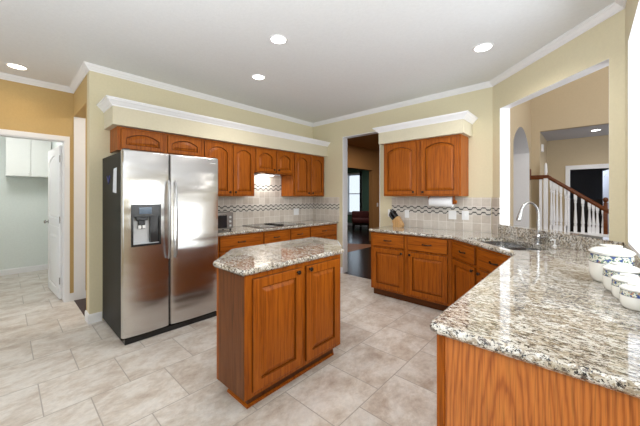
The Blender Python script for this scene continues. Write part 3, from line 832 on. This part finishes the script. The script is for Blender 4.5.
# toaster oven
t = thing('toaster_oven', 'small steel toaster oven tucked beside the refrigerator', 'toaster oven', (.45, -2.395, ZC), PI / 2)
bm = bmesh.new(); W = .413
box(bm, 0, W, .012, .26, .018, .235, .012, 3); link('housing', bm, 'darksteel', t, True)
for a in (.03, W - .03):
    for b in (.04, .23):
        bm = bmesh.new(); lathe(bm, [(0, 0), (.012, 0), (.010, .02), (0, .02)], 10, (a, b, 0)); link('foot', bm, 'black', t)
o = link('glass_door', boxes((.02, W - .10, -.002, .012, .035, .20, .003)), 'blackglass', t)
bm = bmesh.new(); tube(bm, [(.04, -.002, .205), (.04, -.025, .205), (W - .12, -.025, .205), (W - .12, -.002, .205)], .006, 8); link('handle', bm, 'chrome', o, True)
for z in (.06, .115, .17):
    bm = bmesh.new(); lathe(bm, [(0, 0), (.016, 0), (.014, .014), (0, .015)], 12, (W - .05, .012, z), axis='-Y'); link('control_knob', bm, 'grey', t, True)

# ------------------------------------------------------------------ island
ix0, ix1, iy0, iy1, c1, c2 = 1.68, 2.396, -3.088, -1.742, .345, .36
isl = thing('kitchen_island', 'honey oak kitchen island with clipped corners and a granite top', 'kitchen island', (0, 0, 0))
top = [(ix0 + c1, iy0), (ix1, iy0), (ix1, iy1 - c2), (ix1 - c2, iy1), (ix0, iy1), (ix0, iy0 + c1)]
link('granite_top', slab(round_corners(top, {i: .008 for i in range(6)}), .8755, ZC), 'granite', isl)
b = .032; body = offset_poly(top, b)
link('cabinet_body', extrude_poly([tuple(p) for p in body], .10, .875), 'oak_z', isl)
toe = offset_poly(top, b + .065)
link('toe_kick', extrude_poly([tuple(p) for p in toe], .0, .10), 'darkoak' if 'darkoak' in MAT else 'oak_x', isl)
fx = ix1 - b
bm = bmesh.new(); box(bm, fx - .001, fx + .004, iy0 + b, iy0 + b + .052, .10, .875, .001); link('corner_stile', bm, 'oak_z', isl)
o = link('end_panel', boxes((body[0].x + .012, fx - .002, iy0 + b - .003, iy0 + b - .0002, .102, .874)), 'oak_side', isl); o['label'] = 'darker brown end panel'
bm = bmesh.new(); q0 = body[0]; box(bm, q0.x - .012, q0.x + .014, q0.y - .004, q0.y + .012, .10, .875, .002); link('corner_stile', bm, 'oak_z', isl)
sh = [(-.001, 0), (.012, 0), (.010, .012), (-.001, .018)]
tp = [tuple(p) for p in toe]; loop = tp + [tp[0]]
link('shoe_moulding', sweep([tp[0], tp[1], tp[2], tp[3], tp[4]], sh), 'oak_x', isl)
def isl_door(y0, y1, ky):
    d = link('door', panel_door(0, y1 - y0, .135, .842, 0, .062), ['oak_z', 'oak_groove_shade'], isl, loc=(fx + .0005, y0, 0), rotz=PI / 2)
    knob(d, ky - y0, .817)
isl_door(-3.005, -2.580, -2.632); isl_door(-2.538, -2.150, -2.507)

# ------------------------------------------------------------------ refrigerator
FX, FY0, FY1, FH = .837, -3.330, -2.398, 1.785
fr = thing('refrigerator', 'stainless steel side-by-side refrigerator with black water dispenser and charcoal sides', 'refrigerator', (0, 0, 0))
link('body', boxes((.012, .765, FY0 + .004, FY1 - .004, .03, FH - .012, .006)), 'fridge_side', fr)
link('kick_grille', boxes((.70, .815, FY0 + .02, FY1 - .02, .0, .055, .004), (.1, .7, FY0 + .03, FY1 - .03, 0, .03)), 'black', fr)
def fridge_door(y0, y1, hole=None):
    bm = bmesh.new(); z0, z1 = .065, FH; xb = .772; N = 14
    def xf(y):
        t = (y - y0) / (y1 - y0) * 2 - 1
        edge = max(0, abs(t) - .93) / .07
        return FX - .012 + .014 * (1 - t * t) - .020 * edge ** 2
    ycs = [y0 + (y1 - y0) * k / N for k in range(N + 1)] + [y0 + .004, y0 + .010, y1 - .004, y1 - .010]
    zcs = [z0, z0 + .004, z1 - .012, z1 - .004, z1]
    if hole: ycs += [hole[0], hole[1]]; zcs += [hole[2], hole[3]]
    ycs = sorted(set(ycs)); zcs = sorted(set(zcs)); V = {}
    def zf(z):
        return -.010 if z in (z0, z1) else (-.004 if z == z1 - .004 else 0)
    for i, y in enumerate(ycs):
        for j, z in enumerate(zcs):
            V[i, j] = bm.verts.new((xf(y) + zf(z), y, z))
    B = {}
    ni, nj = len(ycs), len(zcs)
    for i in range(ni - 1):
        for j in range(nj - 1):
            ym, zm = (ycs[i] + ycs[i + 1]) / 2, (zcs[j] + zcs[j + 1]) / 2
            if hole and hole[0] < ym < hole[1] and hole[2] < zm < hole[3]: continue
            bm.faces.new((V[i, j], V[i + 1, j], V[i + 1, j + 1], V[i, j + 1]))
    def bk(i, j):
        if (i, j) not in B: B[i, j] = bm.verts.new((xb, ycs[i], zcs[j]))
        return B[i, j]
    for i in range(ni - 1):
        bm.faces.new((V[i, 0], V[i + 1, 0], bk(i + 1, 0), bk(i, 0))); bm.faces.new((V[i, nj - 1], V[i + 1, nj - 1], bk(i + 1, nj - 1), bk(i, nj - 1)))
    for j in range(nj - 1):
        bm.faces.new((V[0, j], V[0, j + 1], bk(0, j + 1), bk(0, j))); bm.faces.new((V[ni - 1, j], V[ni - 1, j + 1], bk(ni - 1, j + 1), bk(ni - 1, j)))
    if not hole: bm.faces.new([bk(0, 0), bk(ni - 1, 0), bk(ni - 1, nj - 1), bk(0, nj - 1)])
    return bm
YM = -2.925
H = (-3.262, -3.016, .895, 1.278)
dl = link('freezer_door', fridge_door(FY0, YM - .004, H), 'steel', fr, True)
dr = link('fridge_door', fridge_door(YM + .004, FY1), 'steel', fr, True)
def handle(parent, y, s):
    bm = bmesh.new(); n = 17; pts = []
    for k in range(n):
        t = k / (n - 1); z = .745 + (1.515 - .745) * t
        pts.append((FX + .012 + .042 * math.sin(PI * t) ** .35, y + s * .004 * math.sin(PI * t), z))
    tube(bm, pts, .0095, 12); link('handle', bm, 'handle', parent, True)
handle(dl, YM - .022, -1); handle(dr, YM + .042, 1)
y0, y1, z0, z1 = H
bm = bmesh.new(); fxx = FX + .006
for a in ((.78, fxx, y0 - .004, y0 + .014, z0 - .004, z1 + .004, .003), (.78, fxx, y1 - .014, y1 + .004, z0 - .004, z1 + .004, .003), (.78, fxx, y0 + .014, y1 - .014, z0 - .004, z0 + .016, .003),
          (.775, fxx, y0 + .010, y1 - .010, 1.165, z1 + .004, .003)): box(bm, *a)
dp = link('dispenser_bezel', bm, 'black', dl)
link('dispenser_display', boxes((fxx - .001, fxx + .001, y0 + .06, y1 - .08, 1.195, 1.255)), 'display', dl)
bm = bmesh.new()
box(bm, .774, .780, y0 + .012, y1 - .012, z0 + .01, 1.17); box(bm, .780, .83, y0 + .013, y1 - .013, z0 + .012, z0 + .022)
box(bm, .780, .825, y0 + .0135, y0 + .018, z0 + .02, 1.165)
link('dispenser_alcove', bm, 'grey', dl)
link('alcove_side', boxes((.782, .826, y1 - .085, y1 - .012, z0 + .022, 1.165)), 'black', dl)
bm = bmesh.new(); box(bm, .785, .805, -3.20, -3.14, 1.05, 1.13, .004); box(bm, .782, .815, -3.22, -3.12, 1.13, 1.166, .006); link('dispenser_lever', bm, 'black', dl)
bm = boxes((.80, .812, -3.20, -3.175, 1.055, 1.085), (.80, .812, -3.165, -3.14, 1.055, 1.085)); link('dispenser_button', bm, 'plate', dl)
for y in (FY0 + .04, FY1 - .04):
    link('hinge_cover', boxes((.70, .80, y - .025, y + .025, FH - .012, FH + .014, .005)), 'black', fr)
link('brand_badge', boxes((FX - .006, FX - .0025, FY1 - .115, FY1 - .045, 1.722, 1.731)), 'grey', fr)
# magnets and note on its side (flat against the charcoal panel)
t = thing('fridge_magnet', 'navy blue v-shaped magnet on the side of the refrigerator', 'magnet', (.30, FY0 + .0035, 1.53))
bm = bmesh.new()
for s in (-1, 1):
    b2 = bmesh.new(); box(b2, -.012, .012, -.006, 0, -.01, .085, .003)
    merge(bm, b2, 0, Matrix.Translation((0, 0, -.03)) @ Matrix.Rotation(s * math.radians(38), 4, 'Y'))
link('magnet_body', bm, 'blue', t)
bm = bmesh.new()
vs = [bm.verts.new(p) for p in ((.47, 0, 1.40), (.60, 0, 1.39), (.615, 0, 1.635), (.50, 0, 1.63))]
f = bm.faces.new(vs); r = bmesh.ops.extrude_face_region(bm, geom=[f]); bmesh.ops.translate(bm, vec=(0, -.0015, 0), verts=[v for v in r['geom'] if isinstance(v, bmesh.types.BMVert)])
o = link('paper_note', bm, 'tagpaper', loc=(0, FY0 + .0035, 0)); o['label'] = 'tall pale paper note stuck to the side of the refrigerator'; o['category'] = 'note'

# ------------------------------------------------------------------ small things
# knife block
t = thing('knife_block', 'pale wooden knife block holding black-handled knives', 'knife block', (1.875, -.16, ZC + .0005), 0)
bm = bmesh.new()
prof = [(-.055, 0), (.075, 0), (.085, .03), (.015, .155), (-.065, .085), (-.045, .04)]
a = [bm.verts.new((x, -.05, z)) for x, z in prof]; b_ = [bm.verts.new((x, .05, z)) for x, z in prof]
for i in range(6): bm.faces.new((a[i], a[(i + 1) % 6], b_[(i + 1) % 6], b_[i]))
bm.faces.new(a[::-1]); bm.faces.new(b_)
link('block', bm, 'block', t)
ux, uz = -.62, .785
for r_ in range(2):
    for c_ in range(4):
        s = .2 + .55 * r_; bx = -.065 + .08 * s + ux * .002; bz = .085 + .07 * s
        L = .100 + .014 * ((r_ * 3 + c_ * 5) % 4)
        bm = bmesh.new(); y = -.036 + .024 * c_
        tube(bm, [(bx, y, bz), (bx + ux * .02, y, bz + uz * .02), (bx + ux * L * .8, y, bz + uz * L * .8), (bx + ux * L, y, bz + uz * L)], [.011, .015, .018, .012], 8)
        link('knife_handle', bm, 'black', t, True)

# paper towel roll on a wooden bracket under the wall cabinet
t = thing('paper_towel_holder', 'wooden under-cabinet bracket holding the paper towel roll', 'paper towel holder', (2.505, -.17, 1.288))
for s in (-1, 1):
    bm = bmesh.new(); box(bm, s * .158 - .008, s * .158 + .008, -.028, .028, -.03, .0735, .004); link('bracket', bm, 'oak_z', t)
bm = bmesh.new(); lathe(bm, [(0, -.165), (.010, -.165), (.010, .165), (.024, .168), (.026, .180), (.018, .195), (0, .197)], 14, axis='X'); link('dowel', bm, 'oak_x', t, True)
t = thing('paper_towel_roll', 'white paper towel roll hung under the wall cabinet', 'paper towel roll', (2.505, -.17, 1.288))
bm = bmesh.new(); lathe(bm, [(.0105, -.145), (.019, -.145), (.064, -.145), (.066, -.141), (.066, .141), (.064, .145), (.019, .145), (.0105, .145), (.0105, -.145)], 28, axis='X'); link('paper', bm, 'paper', t, True)

def outlet(label, loc, rotz, w=.07, sw=False, n=1):
    t = thing('wall_switch' if sw else 'wall_outlet', label, 'switch' if sw else 'outlet', loc, rotz)
    link('cover_plate', boxes((-w / 2, w / 2, -.007, 0, -.058, .058, .003)), 'plate', t)
    for i in range(n):
        cx = (i - (n - 1) / 2) * .046
        if sw: link('toggle', boxes((cx - .006, cx + .006, -.016, -.007, -.010, .014)), 'plate', t)
        else:
            for dz in (-.022, .022): link('socket', boxes((cx - .014, cx + .014, -.0085, -.007, dz - .012, dz + .012, .0005)), 'plate', t)
outlet('white outlet on the tan wall edge left of the knife block', (1.665, -.0005, 1.10), 0)
outlet('white outlet on the backsplash right of the knife block', (1.95, -.011, 1.10), 0)
outlet('white outlet cover below the paper towel roll', (2.595, -.011, 1.112), 0, .10, False, 2)
outlet('white switch plate on the backsplash between paper towels and angled opening', (2.755, -.011, 1.112), 0, .085, True, 1)
outlet('white double switch plate on the backsplash right of the cooktop', (.0112, -.45, 1.08), PI / 2, .12, True, 2)
outlet('white switch plate on the brown dining room wall seen through the doorway', (-.8495, 3.76, 1.10), PI / 2, .08, True, 1)

# canisters
def canister(label, x, y, r, h):
    t = thing('canister', label, 'canister', (x, y, ZC + .0008), random.random() * 6, 'white ceramic canisters with a painted fruit band')
    k = h   # body height
    prof = [(0, 0), (.70, 0), (.78, .015), (.90, .10), (.98, .26), (1.0, .45), (.99, .66), (.965, .85), (.95, 1.0), (.90, 1.0), (.90, .97), (0, .97)]
    bm = bmesh.new(); lathe(bm, [(a * r / k, z) for a, z in prof], 40)
    o = link('body', bm, 'ceramic', t, True); o.scale = (k, k, k)
    lp = [(.86, 1.0), (1.0, 1.0), (1.03, 1.02), (1.01, 1.05), (.88, 1.11), (.66, 1.165), (.44, 1.195), (.42, 1.215), (.50, 1.235), (.50, 1.255), (.30, 1.268), (0, 1.272)]
    bm = bmesh.new(); lathe(bm, [(a * r, z * h + .0004) for a, z in lp], 40)
    link('lid', bm, 'ceramic_white', t, True)
canister('largest white ceramic canister with a fruit band, standing nearest the window corner', 4.002, -1.92, .086, .152)
canister('second largest white ceramic canister, in front of the largest one', 4.030, -2.105, .067, .104)
canister('third white ceramic canister between the second largest and the smallest', 4.043, -2.235, .056, .085)
canister('smallest white ceramic canister at the near end of the canister row', 4.052, -2.360, .047, .077)

# recessed ceiling lights
def can_light(label, x, y, z, r, watts, col=(1, .96, .9), lens='lens', vis=True):
    t = thing('recessed_ceiling_light', label, 'ceiling light', (x, y, z), 0)
    bm = bmesh.new(); lathe(bm, [(r * .80, -.001), (r * .84, -.006), (r, -.005), (r * 1.02, -.0005), (r * .80, -.0003)], 32); link('trim_ring', bm, 'white', t, True)
    bm = bmesh.new(); lathe(bm, [(0, -.004), (r * .6, -.003), (r * .80, -.0012), (r * .80, -.0002), (0, -.0002)], 32); link('lamp_lens', bm, lens, t, True)
    l = bpy.data.lights.new('can_lamp', 'SPOT'); l.energy = watts; l.color = col; l.spot_size = math.radians(150); l.spot_blend = .8; l.shadow_soft_size = r * .8
    o = bpy.data.objects.new('can_lamp', l); COL.objects.link(o); o.location = (x, y, z - .03)
can_light('round recessed ceiling light above the island', 1.876, -2.390, CH, .080, 30)
can_light('smaller round recessed ceiling light between island and wall cabinets', 1.065, -2.027, CH, .080, 30)
can_light('round recessed ceiling light above the sink corner', 3.190, -.994, CH, .088, 30)
can_light('warm recessed ceiling light in front of the laundry doorway', -.632, -3.958, CH, .090, 6, (1, .72, .42), 'lens_warm')
can_light('small recessed light in the lowered foyer ceiling beyond the stairs', 4.06, 4.35, 2.75, .09, 12)

# laundry cabinet
t = thing('wall_cabinet', 'white two-door wall cabinet hanging in the laundry room', 'cabinet', (-3.16, -4.035, 1.70), PI / 2)
link('carcass', boxes((0, .555, .0, .318, 0, .64)), 'whitecab', t)
for a, b__, kx in ((.003, .292, .265), (.297, .552, .322)):
    d = link('door', boxes((a, b__, -.018, -.001, .005, .635, .003)), 'whitecab', t)
    bm = bmesh.new(); lathe(bm, [(0, 0), (.006, 0), (.010, .015), (0, .02)], 10, (kx, -.018, .06), axis='-Y'); link('knob', bm, 'white', d, True)

# stair railing in the foyer
struct(link('wall_knee', boxes((3.0, 4.30, 3.44, 3.58, 0, .61, 0), (3.0, 4.32, 3.41, 3.61, .61, .655, .006)), 'white'))
t = thing('stair_railing', 'cherry wood handrail on white turned balusters in the foyer', 'stair railing', (3.0, 3.51, .6555))
def rz(x): return 1.778 if x < 3.34 else 1.778 - (x - 3.34) * .775
bm = bmesh.new()
def railseg(p, q):
    d = (Vector(q) - Vector(p)); n = 1
    for a, b_, h in (( .030, .0, .030), (.022, -.03, .0)):
        pass
    vs = []
    prof = [(-.03, -.045), (.03, -.045), (.04, -.012), (.04, .018), (.024, .042), (-.024, .042), (-.04, .018), (-.04, -.012)]
    A = [bm.verts.new((p[0], p[1] + y, p[2] + z)) for y, z in prof]; B = [bm.verts.new((q[0], q[1] + y, q[2] + z)) for y, z in prof]
    for i in range(8): bm.faces.new((A[i], A[(i + 1) % 8], B[(i + 1) % 8], B[i]))
    bm.faces.new(A[::-1]); bm.faces.new(B)
zb = .655
railseg((.022, 0, rz(3) - zb - .02), (.345, 0, rz(3) - zb - .02)); railseg((.335, 0, rz(3) - zb - .02), (1.245, 0, rz(4.245) - zb - .02))
link('handrail', bm, 'rail', t)
link('wall_rosette', boxes((.031, .05, -.05, .05, 1.05, 1.28, .006)), 'rail', t)
def baluster(x, h):
    bm = bmesh.new()
    box(bm, -.026, .026, -.026, .026, 0, .12)
    R_ = 1.45
    z = [.12, .13, .15, .17, .22, .35, .6, .75, .80, .82, .85, .87]
    r = [.018, .012, .019, .013, .019, .016, .011, .010, .016, .011, .016, .014]
    s = (h - .0) / 1.0
    lathe(bm, [(0, .12)] + [(rr * R_, .12 + (zz - .12) / .75 * (h * .86 - .12)) for rr, zz in zip(r, z)] + [(0, h * .86)], 10)
    box(bm, -.024, .024, -.024, .024, h * .86, h)
    return bm
for u in (.385, .425, .475, .535, .61, .645, .755, .862, .955, 1.01, 1.065, 1.145):
    X_ = 3.0 + u; h = rz(X_) - zb - .055
    link('baluster', baluster(u, h), 'white', t, loc=(u, 0, 0))
bm = bmesh.new(); box(bm, -.035, .035, -.035, .035, 0, 1.12, .004); lathe(bm, [(0, 1.12), (.028, 1.12), (.020, 1.16), (.030, 1.20), (.024, 1.36), (.012, 1.39), (0, 1.40)], 16)
link('newel_post', bm, 'white', t, loc=(.295, 0, 0))
link('newel_post', boxes((-.022, .022, -.022, .022, 0, 1.14, .003)), 'white', t, loc=(.21, 0, 0))
bm = bmesh.new(); box(bm, -.03, .03, -.03, .03, 0, .56, .003); lathe(bm, [(0, .56), (.034, .56), (.034, .575), (.018, .59), (.034, .615), (.040, .64), (.034, .665), (.016, .682), (0, .685)], 18)
link('newel_post', bm, 'rail', t, loc=(1.175, 0, 0), smooth=True)
t = thing('door_chime', 'small white chime box high on the foyer alcove wall', 'door chime', (3.0005 + .18, 3.98, 2.42), PI / 2)
link('cover', boxes((-.06, .06, -.04, 0, -.08, .08, .006)), 'white', t)

# dark chest in the bedroom
t = thing('dresser', 'black dresser in the dim blue bedroom beyond the foyer', 'dresser', (4.1, 6.6, 0))
link('carcass', boxes((-.75, .75, 0, .45, .06, 1.28, .006)), 'darkwood', t)
for i in range(4):
    for s in (-1, 1):
        x0 = -.73 if s < 0 else .01
        d = link('drawer', boxes((x0, x0 + .72, -.018, -.0005, .10 + i * .29, .37 + i * .29, .004)), 'darkwood', t)
        lb = bmesh.new(); lathe(lb, [(0, 0), (.012, 0), (.015, .02), (0, .024)], 10, (x0 + .36, -.018, .235 + i * .29), axis='-Y'); link('knob', lb, 'bronze', d, True)
for a in (-.7, .7):
    for b_ in (.05, .4): link('leg', boxes((a - .03, a + .03, b_ - .03, b_ + .03, 0, .06)), 'darkwood', t)

# maroon armchair and curtain in the den
t = thing('upholstered_chair', 'low maroon upholstered chair by the den window seen through the doorway', 'chair', (-2.92, 5.9, -.001), math.radians(40))
link('seat', boxes((-.38, .38, -.34, .34, .27, .47, .05, 3)), 'maroon', t, True)
bm = bmesh.new(); box(bm, -.36, .36, .26, .40, .44, .74, .05, 3); link('backrest', bm, 'maroon', t, True)
link('apron', boxes((-.36, .36, -.32, .34, .20, .275, .01)), 'darkwood', t)
for a in (-.31, .31):
    for b_ in (-.27, .29):
        bm = bmesh.new(); tube(bm, [(a, b_, .22), (a * 1.03, b_ * 1.03, .1), (a * 1.05, b_ * 1.05, 0)], [.035, .028, .02], 10); link('leg', bm, 'darkwood', t, True)
def curtain(label, x0, x1):
    t = thing('curtain', label, 'curtain', (x0, 6.80, .04)); bm = bmesh.new(); n = 28; A = []; B = []
    for k in range(n + 1):
        x = (x1 - x0) * k / n; y = .022 * math.sin(k * 1.6)
        A.append(bm.verts.new((x, y, 0))); B.append(bm.verts.new((x, y, 2.46)))
    for k in range(n): bm.faces.new((A[k], A[k + 1], B[k + 1], B[k]))
    o = link('drape', bm, 'curtain', t, True); m = o.modifiers.new('cloth', 'SOLIDIFY'); m.thickness = .006
    bm = bmesh.new(); lathe(bm, [(0, -.06), (.012, -.06), (.012, x1 - x0 + .06), (0, x1 - x0 + .06)], 10, (0, 0, 2.475), axis='X'); link('rod', bm, 'bronze', t, True)
curtain('dark curtain hanging right of the den window', -3.62, -3.53)
